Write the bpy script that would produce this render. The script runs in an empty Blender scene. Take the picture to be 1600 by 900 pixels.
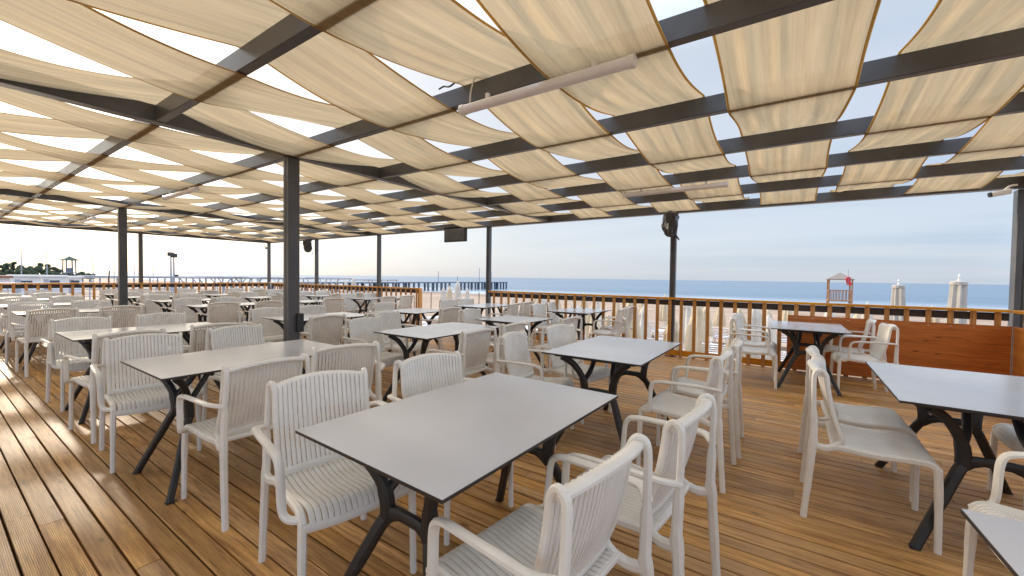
import bpy, math, random
from mathutils import Vector, Matrix
R = math.radians
rnd = random.Random(7)
sc = bpy.context.scene
col = sc.collection

# ------------------------------------------------------------------ mesh helpers
class MB:
    def __init__(s): s.v = []; s.f = []
    def box(s, x0, x1, y0, y1, z0, z1):
        b = len(s.v)
        s.v += [(x0,y0,z0),(x1,y0,z0),(x1,y1,z0),(x0,y1,z0),(x0,y0,z1),(x1,y0,z1),(x1,y1,z1),(x0,y1,z1)]
        s.f += [tuple(b+i for i in q) for q in ((3,2,1,0),(4,5,6,7),(0,1,5,4),(1,2,6,5),(2,3,7,6),(3,0,4,7))]
        return s
    def bbox(s, x0, x1, y0, y1, z0, z1, c=.006):           # box with chamfered edges
        b = len(s.v); V = []
        for sx in (0,1):
            for sy in (0,1):
                for sz in (0,1):
                    X = (x0,x1)[sx]; Y = (y0,y1)[sy]; Z = (z0,z1)[sz]
                    dx = c*(1-2*sx); dy = c*(1-2*sy); dz = c*(1-2*sz)
                    V += [(X,Y+dy,Z+dz),(X+dx,Y,Z+dz),(X+dx,Y+dy,Z)]
        s.v += V
        def i(sx,sy,sz,a): return b+(sx*4+sy*2+sz)*3+a
        F = []
        F += [(i(0,0,0,0),i(0,0,1,0),i(0,1,1,0),i(0,1,0,0)),(i(1,0,0,0),i(1,1,0,0),i(1,1,1,0),i(1,0,1,0))]
        F += [(i(0,0,0,1),i(1,0,0,1),i(1,0,1,1),i(0,0,1,1)),(i(0,1,0,1),i(0,1,1,1),i(1,1,1,1),i(1,1,0,1))]
        F += [(i(0,0,0,2),i(0,1,0,2),i(1,1,0,2),i(1,0,0,2)),(i(0,0,1,2),i(1,0,1,2),i(1,1,1,2),i(0,1,1,2))]
        for p in (0,1):
            for q in (0,1):
                F += [(i(p,q,0,0),i(p,q,0,1),i(p,q,1,1),i(p,q,1,0)),(i(p,0,q,0),i(p,0,q,2),i(p,1,q,2),i(p,1,q,0)),(i(0,p,q,1),i(0,p,q,2),i(1,p,q,2),i(1,p,q,1))]
        for sx in (0,1):
            for sy in (0,1):
                for sz in (0,1): F.append((i(sx,sy,sz,0),i(sx,sy,sz,1),i(sx,sy,sz,2)))
        s.f += F; return s
    def sweep(s, pts, rad, ref=(0,0,1), n=8, sq=2.6, cap=True):
        """sweep a rounded section (half-width a, half-thickness b) along pts; ref is the thickness direction"""
        P = [Vector(p) for p in pts]; m = len(P)
        if not isinstance(rad, list): rad = [rad]*m
        prev = None; base = len(s.v)
        for k, p in enumerate(P):
            t = (P[min(k+1,m-1)]-P[max(k-1,0)]).normalized()
            if prev is None:
                w = Vector(ref); w = (w-t*w.dot(t))
                if w.length < 1e-4: w = t.orthogonal()
            else: w = prev-t*prev.dot(t)
            w.normalize(); prev = w; u = t.cross(w)
            a, b = rad[k] if isinstance(rad[k], tuple) else (rad[k], rad[k])
            for j in range(n):
                th = 2*math.pi*(j+.5)/n; c, d = math.cos(th), math.sin(th)
                cc = math.copysign(abs(c)**(2/sq), c); dd = math.copysign(abs(d)**(2/sq), d)
                s.v.append(tuple(p+u*(a*cc)+w*(b*dd)))
        for k in range(m-1):
            for j in range(n):
                q = base+k*n
                s.f.append((q+j, q+(j+1)%n, q+n+(j+1)%n, q+n+j))
        if cap:
            s.f.append(tuple(base+j for j in reversed(range(n)))); s.f.append(tuple(base+(m-1)*n+j for j in range(n)))
        return s
    def lathe(s, prof, cx=0, cy=0, n=12, wob=None):
        base = len(s.v)
        for k, (r, z) in enumerate(prof):
            for j in range(n):
                a = 2*math.pi*j/n; rr = r*(wob(j, k) if wob else 1)
                s.v.append((cx+rr*math.cos(a), cy+rr*math.sin(a), z))
        for k in range(len(prof)-1):
            for j in range(n):
                q = base+k*n; s.f.append((q+j, q+(j+1)%n, q+n+(j+1)%n, q+n+j))
        s.f.append(tuple(base+j for j in reversed(range(n)))); s.f.append(tuple(base+(len(prof)-1)*n+j for j in range(n)))
        return s
    def grid(s, fn, nu, nv):
        b = len(s.v)
        for i in range(nu+1):
            for j in range(nv+1): s.v.append(fn(i/nu, j/nv))
        for i in range(nu):
            for j in range(nv):
                q = b+i*(nv+1)+j; s.f.append((q, q+nv+1, q+nv+2, q+1))
        return s
    def build(s, name, m, parent=None, smooth=True, ang=38):
        me = bpy.data.meshes.new(name); me.from_pydata(s.v, [], s.f); me.update()
        if smooth:
            me.polygons.foreach_set('use_smooth', [True]*len(me.polygons)); me.set_sharp_from_angle(angle=R(ang))
        if m: me.materials.append(m)
        o = bpy.data.objects.new(name, me); col.objects.link(o)
        if parent: o.parent = parent
        return o
def smooth_path(pts, n=4):
    P = [Vector(p) for p in pts]; out = []
    for i in range(len(P)-1):
        p0 = P[max(i-1,0)]; p1 = P[i]; p2 = P[i+1]; p3 = P[min(i+2,len(P)-1)]
        for k in range(n):
            t = k/n
            out.append(.5*((2*p1)+(p2-p0)*t+(2*p0-5*p1+4*p2-p3)*t*t+(3*p1-p0-3*p2+p3)*t**3))
    out.append(P[-1]); return out
def tag(o, label=None, cat=None, group=None, kind=None):
    if label: o['label'] = label
    if cat: o['category'] = cat
    if group: o['group'] = group
    if kind: o['kind'] = kind
    return o
def empty(name, loc=(0,0,0), rz=0, label=None, cat=None, group=None):
    o = bpy.data.objects.new(name, None); o.empty_display_size = .1; col.objects.link(o)
    o.location = loc; o.rotation_euler = (0,0,rz)
    return tag(o, label, cat, group)
KIDS = {}
def kids(o): return [c for c in col.objects if c.parent == o]
def copy_tree(o, parent=None):
    c = o.copy(); col.objects.link(c)
    if parent: c.parent = parent
    if o.name not in KIDS: KIDS[o.name] = kids(o)
    for ch in KIDS[o.name]: copy_tree(ch, c)
    return c

# ------------------------------------------------------------------ materials
def newmat(name):
    m = bpy.data.materials.new(name); m.use_nodes = True; nt = m.node_tree
    return m, nt, nt.nodes['Principled BSDF'], nt.nodes['Material Output']
def nd(nt, typ, **kw):
    n = nt.nodes.new(typ)
    for k, v in kw.items():
        if k in n.inputs.keys(): n.inputs[k].default_value = v
        else: setattr(n, k, v)
    return n
def noise(nt, vec, scale, detail=4, rough=.6):
    n = nd(nt, 'ShaderNodeTexNoise'); n.inputs['Scale'].default_value = scale; n.inputs['Detail'].default_value = detail; n.inputs['Roughness'].default_value = rough
    if vec: nt.links.new(vec, n.inputs['Vector'])
    return n
def ramp(nt, fac, stops):
    r = nd(nt, 'ShaderNodeValToRGB'); e = r.color_ramp.elements
    e[0].position, e[0].color = stops[0][0], (*stops[0][1], 1); e[1].position, e[1].color = stops[-1][0], (*stops[-1][1], 1)
    for p, c in stops[1:-1]:
        x = e.new(p); x.color = (*c, 1)
    nt.links.new(fac, r.inputs['Fac']); return r
def math_(nt, op, a, b=None, c=None):
    n = nd(nt, 'ShaderNodeMath', operation=op)
    for i, x in enumerate((a, b, c)):
        if x is None: continue
        if isinstance(x, (int, float)): n.inputs[i].default_value = x
        else: nt.links.new(x, n.inputs[i])
    return n.outputs[0]
def mix(nt, fac, a, b, blend='MIX'):
    n = nd(nt, 'ShaderNodeMix', data_type='RGBA', blend_type=blend)
    for s, x in ((n.inputs[0], fac), (n.inputs[6], a), (n.inputs[7], b)):
        if isinstance(x, (int, float)): s.default_value = x
        elif isinstance(x, tuple): s.default_value = (*x, 1)
        else: nt.links.new(x, s)
    return n.outputs[2]
def pos(nt, scale=(1,1,1), obj=False):
    if obj: src = nd(nt, 'ShaderNodeTexCoord').outputs['Object']
    else: src = nd(nt, 'ShaderNodeNewGeometry').outputs['Position']
    mp = nd(nt, 'ShaderNodeMapping'); mp.inputs['Scale'].default_value = scale
    nt.links.new(src, mp.inputs['Vector']); return mp.outputs[0]
def bump(nt, h, bs, strength=.3, dist=.01):
    b = nd(nt, 'ShaderNodeBump'); b.inputs['Strength'].default_value = strength; b.inputs['Distance'].default_value = dist
    nt.links.new(h, b.inputs['Height']); nt.links.new(b.outputs[0], bs.inputs['Normal'])
def simple(name, c, rough=.5, var=.12, scale=6, metal=0, bmp=0, spec=.5):
    m, nt, bs, out = newmat(name)
    n = noise(nt, pos(nt), scale, 5)
    lo = tuple(x*(1-var) for x in c); hi = tuple(min(1, x*(1+var)) for x in c)
    nt.links.new(ramp(nt, n.outputs['Fac'], [(.3, lo), (.7, hi)]).outputs[0], bs.inputs['Base Color'])
    nt.links.new(math_(nt, 'MULTIPLY_ADD', n.outputs['Fac'], .2, rough-.1), bs.inputs['Roughness'])
    bs.inputs['Metallic'].default_value = metal; bs.inputs['Specular IOR Level'].default_value = spec
    if bmp:
        n2 = noise(nt, pos(nt), scale*12, 4); bump(nt, n2.outputs['Fac'], bs, bmp, .004)
    return m
def wood(name, dark, light, axis='Y', rough=.45, island=True, ribs=False, gloss=None, weather=False):
    m, nt, bs, out = newmat(name)
    sc_ = {'X': (1.2,22,22), 'Y': (22,1.2,22), 'Z': (22,22,1.2)}[axis]
    n = noise(nt, pos(nt, sc_), 1.6, 7, .65)
    fac = n.outputs['Fac']
    geo = nd(nt, 'ShaderNodeNewGeometry')
    c = ramp(nt, fac, [(.33, dark), (.5, tuple((a+b)/2 for a, b in zip(dark, light))), (.67, light)]).outputs[0]
    if island:
        hv = nd(nt, 'ShaderNodeHueSaturation'); nt.links.new(c, hv.inputs['Color'])
        nt.links.new(math_(nt, 'MULTIPLY_ADD', geo.outputs['Random Per Island'], .56, .72), hv.inputs['Value'])
        r2 = math_(nt, 'FRACT', math_(nt, 'MULTIPLY', geo.outputs['Random Per Island'], 17.3))
        nt.links.new(math_(nt, 'MULTIPLY_ADD', r2, .2, .95), hv.inputs['Saturation']); c = hv.outputs[0]
    # knots
    kn = nd(nt, 'ShaderNodeTexVoronoi'); kn.inputs['Scale'].default_value = 1.0
    ks = {'X': (3.4,10,10), 'Y': (10,3.4,10), 'Z': (10,10,3.4)}[axis]
    nt.links.new(pos(nt, ks), kn.inputs['Vector'])
    kf = ramp(nt, kn.outputs['Distance'], [(.05, (1,1,1)), (.15, (0,0,0))]).outputs[0]
    c = mix(nt, math_(nt, 'MULTIPLY', kf, .85), c, tuple(x*.35 for x in dark))
    if weather:
        n3 = noise(nt, pos(nt, (1,1,1)), .8, 6, .7)
        wf = ramp(nt, n3.outputs['Fac'], [(.42, (0,0,0)), (.62, (1,1,1))]).outputs[0]
        c = mix(nt, math_(nt, 'MULTIPLY', wf, .5), c, (.46,.28,.13))
        n4 = noise(nt, pos(nt, (2.2,1.1,1)), 1.3, 5, .6)
        sf = ramp(nt, n4.outputs['Fac'], [(.57, (0,0,0)), (.66, (1,1,1))]).outputs[0]
        c = mix(nt, math_(nt, 'MULTIPLY', sf, .6), c, (.27,.12,.035))
    ck = noise(nt, pos(nt, {'X': (3,120,120), 'Y': (120,3,120), 'Z': (120,120,3)}[axis]), 1.0, 3, .6)
    c = mix(nt, math_(nt, 'MULTIPLY', ramp(nt, ck.outputs['Fac'], [(.55, (0,0,0)), (.66, (1,1,1))]).outputs[0], .62), c, tuple(x*.4 for x in dark))
    h = fac
    if ribs:
        sx = nd(nt, 'ShaderNodeSeparateXYZ'); nt.links.new(geo.outputs['Position'], sx.inputs[0])
        w = math_(nt, 'SINE', math_(nt, 'MULTIPLY', sx.outputs['X'], 2*math.pi/.0066))
        h = math_(nt, 'MULTIPLY_ADD', w, .5, fac)
        c = mix(nt, math_(nt, 'MULTIPLY_ADD', w, .25, .25), c, tuple(x*.3 for x in dark))
        bump(nt, h, bs, .35, .002)
    else: bump(nt, h, bs, .25, .002)
    nt.links.new(c, bs.inputs['Base Color'])
    if gloss:
        n5 = noise(nt, pos(nt, (3,.8,1)), 1.0, 4)
        a = math_(nt, 'MULTIPLY_ADD', geo.outputs['Random Per Island'], .16, math_(nt, 'MULTIPLY_ADD', n5.outputs['Fac'], .3, gloss))
        nt.links.new(a, bs.inputs['Roughness'])
    else: bs.inputs['Roughness'].default_value = rough
    return m

def plastic(name, c, rough=.42):
    m, nt, bs, out = newmat(name)
    n = noise(nt, pos(nt), 9, 5); oi = nd(nt, 'ShaderNodeObjectInfo')
    lo = tuple(x*.9 for x in c)
    cc = ramp(nt, n.outputs['Fac'], [(.3, lo), (.65, c)]).outputs[0]
    # dust speckle
    n2 = noise(nt, pos(nt), 60, 3); d = ramp(nt, n2.outputs['Fac'], [(.62, (0,0,0)), (.75, (1,1,1))]).outputs[0]
    cc = mix(nt, math_(nt, 'MULTIPLY', d, .22), cc, tuple(x*.62 for x in c))
    nt.links.new(cc, bs.inputs['Base Color'])
    nt.links.new(math_(nt, 'MULTIPLY_ADD', n.outputs['Fac'], .25, rough-.1), bs.inputs['Roughness'])
    n3 = noise(nt, pos(nt), 350, 2); bump(nt, n3.outputs['Fac'], bs, .06, .001)
    return m

M = {}
M['chair'] = plastic('white_resin', (.85,.835,.80))
M['black_plastic'] = simple('black_resin', (.022,.022,.024), .42, .25, 20, bmp=.05)
M['top'] = simple('white_laminate', (.565,.59,.65), .22, .025, 3)
M['top_edge'] = simple('black_laminate_core', (.03,.022,.02), .5, .2, 20)
M['steel'] = simple('dark_painted_steel', (.072,.071,.075), .34, .3, 3, bmp=.04)
M['deck'] = wood('deck_boards', (.36,.165,.05), (.88,.54,.225), 'Y', ribs=True, gloss=.25, weather=True)
M['under'] = simple('under_deck_dark', (.012,.008,.005), .9)
M['rail_wood_y'] = wood('stained_rail_wood_along', (.44,.18,.035), (.70,.35,.085), 'Y', .4)
M['rail_wood_x'] = wood('stained_rail_wood_across', (.44,.18,.035), (.70,.35,.085), 'X', .4)
M['rail_wood_z'] = wood('stained_rail_wood_upright', (.44,.18,.035), (.68,.33,.08), 'Z', .4)
M['plywood'] = wood('stained_plywood', (.44,.12,.018), (.62,.21,.04), 'Y', .38, island=False)
M['plywood_x'] = wood('stained_plywood_across', (.48,.16,.025), (.66,.28,.06), 'X', .38, island=False)
M['shaded_board'] = simple('shaded_backing_board', (.045,.03,.022), .6, .3, 10)  # outer top board, the shade below the cap put into its colour
M['screw'] = simple('screw_zinc', (.6,.6,.58), .3, .1, 30, metal=.9)
M['lamp'] = simple('lamp_grey_plastic', (.74,.71,.73), .35, .05, 8)
M['cable_black'] = simple('black_cable', (.015,.015,.015), .5)
M['cable_white'] = simple('pale_cable', (.6,.56,.5), .5)
M['bag'] = simple('black_bin_bag', (.03,.03,.032), .22, .5, 25, bmp=.6)
M['screen'] = simple('dull_grey_screen', (.10,.10,.10), .3, .1, 3)
M['cam_white'] = simple('white_camera_shell', (.75,.73,.7), .35, .05)
M['parasol'] = simple('cream_canvas', (.53,.43,.30), .85, .10, 5, bmp=.1)
M['parasol_white'] = simple('off_white_canvas', (.38,.355,.325), .85, .10, 5, bmp=.1)
M['parasol_pale'] = simple('pale_canvas', (.54,.49,.43), .85, .10, 5, bmp=.1)
M['pole_white'] = simple('white_pole', (.7,.7,.68), .4)
M['lounger'] = simple('white_lounger_plastic', (.74,.74,.76), .4, .06)
M['red'] = simple('red_paint', (.55,.02,.03), .4); M['blue'] = simple('blue_paint', (.02,.07,.26), .4); M['white'] = simple('white_paint', (.8,.8,.78), .4, .06)
M['tower_wood'] = simple('weathered_tower_wood', (.33,.185,.105), .6, .2, 4)
M['tower_roof'] = simple('grey_shingle_roof', (.23,.185,.165), .8, .2, 4)
M['green_roof'] = simple('dark_green_roof', (.035,.07,.06), .7, .25, 3)
M['pier'] = simple('blue_grey_pier_wood', (.10,.12,.16), .8, .3, 1)
M['far_metal'] = simple('pale_blue_grey_metal', (.30,.32,.37), .6, .2, 1)
M['far_wall'] = simple('whitewashed_wall', (.66,.66,.68), .8, .08, 1)
M['far_glass'] = simple('dark_glass', (.05,.06,.08), .15, .2, 1)
M['far_roof'] = simple('brown_red_roof', (.24,.11,.08), .8, .2, 1)
M['trunk'] = simple('tree_bark', (.12,.085,.06), .9, .3, 4)
M['brown_pole'] = simple('brown_pole', (.10,.055,.04), .7, .3, 4)

def leafmat():
    m, nt, bs, out = newmat('foliage'); g = nd(nt, 'ShaderNodeNewGeometry')
    c = ramp(nt, g.outputs['Random Per Island'], [(0, (.10,.14,.09)), (.5, (.14,.18,.115)), (1, (.19,.22,.13))])
    nt.links.new(c.outputs[0], bs.inputs['Base Color']); bs.inputs['Roughness'].default_value = .7
    t = nd(nt, 'ShaderNodeBsdfTranslucent'); nt.links.new(c.outputs[0], t.inputs[0]); mx = nd(nt, 'ShaderNodeMixShader'); mx.inputs[0].default_value = .5
    nt.links.new(bs.outputs[0], mx.inputs[1]); nt.links.new(t.outputs[0], mx.inputs[2]); nt.links.new(mx.outputs[0], out.inputs[0])
    return m
M['leaf'] = leafmat()

def fabric(name, c, tr, transp, tw=.5):
    m, nt, bs, out = newmat(name); nt.nodes.remove(bs)
    p = pos(nt, (1,1,1)); sx = nd(nt, 'ShaderNodeSeparateXYZ'); nt.links.new(nd(nt, 'ShaderNodeNewGeometry').outputs['Position'], sx.inputs[0])
    wx = math_(nt, 'SINE', math_(nt, 'MULTIPLY', sx.outputs['X'], 2*math.pi/.009))
    wy = math_(nt, 'SINE', math_(nt, 'MULTIPLY', sx.outputs['Y'], 2*math.pi/.009))
    weave = math_(nt, 'MULTIPLY_ADD', math_(nt, 'ADD', wx, wy), .25, .5)
    oi = nd(nt, 'ShaderNodeObjectInfo')
    n = noise(nt, pos(nt, (.9,9,1)), 1.4, 5, .6)           # long knit streaks along the strip, with fold shading painted into the colour
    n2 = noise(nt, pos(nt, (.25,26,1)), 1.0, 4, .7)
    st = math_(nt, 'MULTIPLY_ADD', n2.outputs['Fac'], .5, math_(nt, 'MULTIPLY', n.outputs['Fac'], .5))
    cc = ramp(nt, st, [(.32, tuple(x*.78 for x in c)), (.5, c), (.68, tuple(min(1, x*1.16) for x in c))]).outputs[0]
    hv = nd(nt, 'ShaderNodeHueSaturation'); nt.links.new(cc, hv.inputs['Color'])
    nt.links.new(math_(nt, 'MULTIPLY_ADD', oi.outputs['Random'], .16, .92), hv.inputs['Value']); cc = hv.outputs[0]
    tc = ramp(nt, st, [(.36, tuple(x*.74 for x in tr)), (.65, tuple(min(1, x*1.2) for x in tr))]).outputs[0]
    d = nd(nt, 'ShaderNodeBsdfDiffuse'); t = nd(nt, 'ShaderNodeBsdfTranslucent'); tp = nd(nt, 'ShaderNodeBsdfTransparent')
    nt.links.new(cc, d.inputs[0]); nt.links.new(tc, t.inputs[0])
    b = nd(nt, 'ShaderNodeBump'); b.inputs['Strength'].default_value = .35; b.inputs['Distance'].default_value = .02
    nt.links.new(math_(nt, 'MULTIPLY_ADD', weave, .08, st), b.inputs['Height'])
    nt.links.new(b.outputs[0], d.inputs['Normal']); nt.links.new(b.outputs[0], t.inputs['Normal'])
    m1 = nd(nt, 'ShaderNodeMixShader'); m1.inputs[0].default_value = tw
    nt.links.new(d.outputs[0], m1.inputs[1]); nt.links.new(t.outputs[0], m1.inputs[2])
    m2 = nd(nt, 'ShaderNodeMixShader')
    nt.links.new(math_(nt, 'MULTIPLY', math_(nt, 'MULTIPLY_ADD', weave, .8, .6), transp), m2.inputs[0])
    tp.inputs[0].default_value = (1,.93,.8,1)
    nt.links.new(m1.outputs[0], m2.inputs[1]); nt.links.new(tp.outputs[0], m2.inputs[2])
    nt.links.new(m2.outputs[0], out.inputs[0]); return m
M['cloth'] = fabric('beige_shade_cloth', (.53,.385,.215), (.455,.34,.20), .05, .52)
M['hem'] = fabric('ochre_hem', (.46,.29,.11), (.48,.29,.09), .0, .5)

def sandmat():
    m, nt, bs, out = newmat('beach_sand_material')
    n = noise(nt, pos(nt), .25, 8, .65); n2 = noise(nt, pos(nt), .05, 4)
    c = ramp(nt, n.outputs['Fac'], [(.3, (.27,.185,.13)), (.7, (.40,.29,.215))]).outputs[0]
    sx = nd(nt, 'ShaderNodeSeparateXYZ'); nt.links.new(nd(nt, 'ShaderNodeNewGeometry').outputs['Position'], sx.inputs[0])
    wet = nd(nt, 'ShaderNodeMapRange'); nt.links.new(sx.outputs['X'], wet.inputs[0]); wet.inputs[1].default_value = 50; wet.inputs[2].default_value = 59
    c = mix(nt, math_(nt, 'MULTIPLY', wet.outputs[0], .6), c, (.16,.10,.07))
    # weeds far inland on the left
    wd = ramp(nt, noise(nt, pos(nt), .35, 5, .7).outputs['Fac'], [(.56, (0,0,0)), (.64, (1,1,1))]).outputs[0]
    lf = nd(nt, 'ShaderNodeMapRange'); nt.links.new(sx.outputs['X'], lf.inputs[0]); lf.inputs[1].default_value = 7; lf.inputs[2].default_value = 4.5
    c = mix(nt, math_(nt, 'MULTIPLY', wd, lf.outputs[0]), c, (.16,.17,.05))
    nt.links.new(c, bs.inputs['Base Color']); bs.inputs['Roughness'].default_value = .9
    bump(nt, noise(nt, pos(nt), 2.5, 6).outputs['Fac'], bs, .6, .15); return m
def watermat():
    m, nt, bs, out = newmat('sea_water_material')
    bs.inputs['IOR'].default_value = 1.33; bs.inputs['Specular IOR Level'].default_value = .42
    sx = nd(nt, 'ShaderNodeSeparateXYZ'); nt.links.new(nd(nt, 'ShaderNodeNewGeometry').outputs['Position'], sx.inputs[0])
    n0 = noise(nt, pos(nt, (.02,.004,1)), 1, 4)
    c = ramp(nt, n0.outputs['Fac'], [(.35, (.04,.11,.19)), (.65, (.065,.14,.23))]).outputs[0]
    # surf line, with white inshore glare painted into the colour
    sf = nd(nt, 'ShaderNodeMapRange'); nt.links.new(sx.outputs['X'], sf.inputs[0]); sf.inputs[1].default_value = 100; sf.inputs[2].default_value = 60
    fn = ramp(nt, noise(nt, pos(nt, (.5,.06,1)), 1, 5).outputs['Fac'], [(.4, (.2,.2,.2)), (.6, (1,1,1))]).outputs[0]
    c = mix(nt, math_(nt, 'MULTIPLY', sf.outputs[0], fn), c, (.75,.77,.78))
    nt.links.new(c, bs.inputs['Base Color']); bs.inputs['Roughness'].default_value = .22
    nw = noise(nt, pos(nt, (.35,.12,1)), 1, 6, .6); bump(nt, nw.outputs['Fac'], bs, .55, .5); return m

# ------------------------------------------------------------------ camera
F_PX, YAW, PITCH, ROLL, H = 632.48, R(34.063), R(-1.472), R(.799), 1.32
fw = Vector((math.cos(YAW)*math.cos(PITCH), math.sin(YAW)*math.cos(PITCH), math.sin(PITCH)))
rt = fw.cross(Vector((0,0,1))).normalized(); up = rt.cross(fw)
rr = rt*math.cos(ROLL)+up*math.sin(ROLL); uu = -rt*math.sin(ROLL)+up*math.cos(ROLL)
cam = bpy.data.cameras.new('camera'); cam.sensor_width = 36; cam.lens = F_PX/1600*36; cam.clip_end = 20000; cam.clip_start = .05
co = bpy.data.objects.new('camera', cam); col.objects.link(co); sc.camera = co
co.matrix_world = Matrix(((rr.x,uu.x,-fw.x,0),(rr.y,uu.y,-fw.y,0),(rr.z,uu.z,-fw.z,H),(0,0,0,1)))
CAMP = Vector((0,0,H))
def ray(px, py): return fw*F_PX+rr*(px-800)-uu*(py-450)          # direction of a point measured in the photograph
def atX(px, py, X): d = ray(px, py); return CAMP+d*(X/d.x)
def atY(px, py, Y): d = ray(px, py); return CAMP+d*(Y/d.y)

# ------------------------------------------------------------------ setting
def ground_z(x):
    P = [(-1e4,-1.25),(12,-1.25),(20,-1.45),(40,-1.75),(60,-2.0),(75,-2.6),(200,-6),(1e5,-6)]
    for (a, za), (b, zb) in zip(P, P[1:]):
        if x <= b: return za+(zb-za)*(x-a)/(b-a)
m = MB()
xs = [-1500,-300,-60,-12,0,8,12,16,20,26,32,40,46,52,56,60,66,75,120,200]; ys = [-400,-150,-60,-30]+list(range(-20,101,5))+[120,160,220,300,450,700,1200,3000]
def coast(y): return 7*math.sin(y*.031)*min(1, abs(y)/80)
nx, ny = len(xs)-1, len(ys)-1
def gf(u, v):
    x = xs[round(u*nx)]; y = ys[round(v*ny)]
    z = ground_z(x); k = max(0, min(1, (x-20)/30))
    return (x+coast(y)*k*.4, y, z+(.05*math.sin(x*1.7+y*.9) if 8 < x < 58 else 0))
m.grid(gf, nx, ny); tag(m.build('beach_sand', sandmat(), smooth=True), kind='structure')
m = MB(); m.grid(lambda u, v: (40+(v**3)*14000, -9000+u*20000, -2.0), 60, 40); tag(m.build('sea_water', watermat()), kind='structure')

# deck of separate boards, long joints along the terrace
m = MB(); bw = .0955; x = -3.0; k = 0
while x < 7.42:
    y = -2.45-rnd.random()*3; 
    while y < 15.72:
        L = rnd.choice((2.9,3.4,3.9)); y1 = min(y+L, 15.72); y0 = max(y, -2.45)
        if y1-y0 > .1:
            dz = rnd.uniform(-.0012,.0012); j = rnd.uniform(-.0006,.0006); g = rnd.uniform(.0068,.0098)
            b = len(m.v); c = .0025; x0, x1 = x+g/2+j, x+bw-g/2+j
            a0, a1 = y0+.0012, y1-.0012
            m.v += [(x0,a0,-.028),(x0,a0,-c+dz),(x0+c,a0,dz),(x1-c,a0,dz),(x1,a0,-c+dz),(x1,a0,-.028),(x0,a1,-.028),(x0,a1,-c+dz),(x0+c,a1,dz),(x1-c,a1,dz),(x1,a1,-c+dz),(x1,a1,-.028)]
            m.f += [(b+i, b+i+1, b+i+7, b+i+6) for i in range(5)]+[(b+5,b+4,b+3,b+2,b+1,b),(b+6,b+7,b+8,b+9,b+10,b+11)]
        y = y1
    x += bw; k += 1
tag(m.build('deck', M['deck'], smooth=False), kind='structure')
m = MB(); m.box(-3.0,7.44,-2.45,15.72,-.20,-.034); tag(m.build('deck_gap_shade', M['under'], smooth=False), kind='structure')  # added dark sheet, giving the shade seen in the board gaps
m = MB()
for yy in [-2.3+2.25*i for i in range(9)]:
    for xx in (-2.8,.6,4,7.3): m.box(xx-.06,xx+.06,yy-.06,yy+.06,-1.35,-.201)
tag(m.build('deck_piers', M['under'], smooth=False), kind='structure')

# ------------------------------------------------------------------ pergola
XS, ZB = 7.34, 2.49
perg = empty('pergola', (0,0,0), 0, 'dark steel pergola frame roofing the wooden deck on square posts', 'pergola')
RX = [2.125+1.04*k for k in range(-5,5)]
for x in RX: MB().bbox(x-.022,x+.038,-2.52,15.79,ZB,ZB+.125,.004).build('rafter', M['steel'], perg)
for y in (-2.33,4.10,10.0): MB().bbox(-3.15,XS-.052,y-.05,y+.05,ZB-.006,ZB+.119,.004).build('cross_beam', M['steel'], perg)
MB().bbox(XS-.05,XS+.07,-2.52,15.93,ZB-.03,ZB+.105,.004).build('edge_beam', M['steel'], perg)
MB().bbox(-3.15,XS-.052,15.80,15.92,ZB-.03,ZB+.105,.004).build('edge_beam', M['steel'], perg)
def post(x, y, w, zt=ZB-.032):
    mb = MB(); h = w/2
    mb.bbox(x-h,x+h,y-h,y-.004,0.004,zt,.006); mb.bbox(x-h+.003,x+h-.003,y+.004,y+h,0.004,zt,.006); mb.box(x-h+.012,x+h-.012,y-.006,y+.006,.004,zt)
    mb.bbox(x-h-.05,x+h+.05,y-h-.05,y+h+.05,0.002,.012,.003)
    return mb.build('post', M['steel'], perg)
for y in (1.62,5.62,9.5,12.65,15.8): post(XS+.01, y, .092)
post(XS+.12, -2.335, .135)
for x, y in ((2.135,4.13),(2.135,10.0),(-3.05,4.13),(-3.05,10.0)): post(x, y, .112, ZB-.01)
for x in (3.78,.2,-3.05): post(x, 15.86, .092)
MB().bbox(2.15,2.215,4.035,4.07,.74,.93,.006).build('socket_box', M['black_plastic'], perg)

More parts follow.
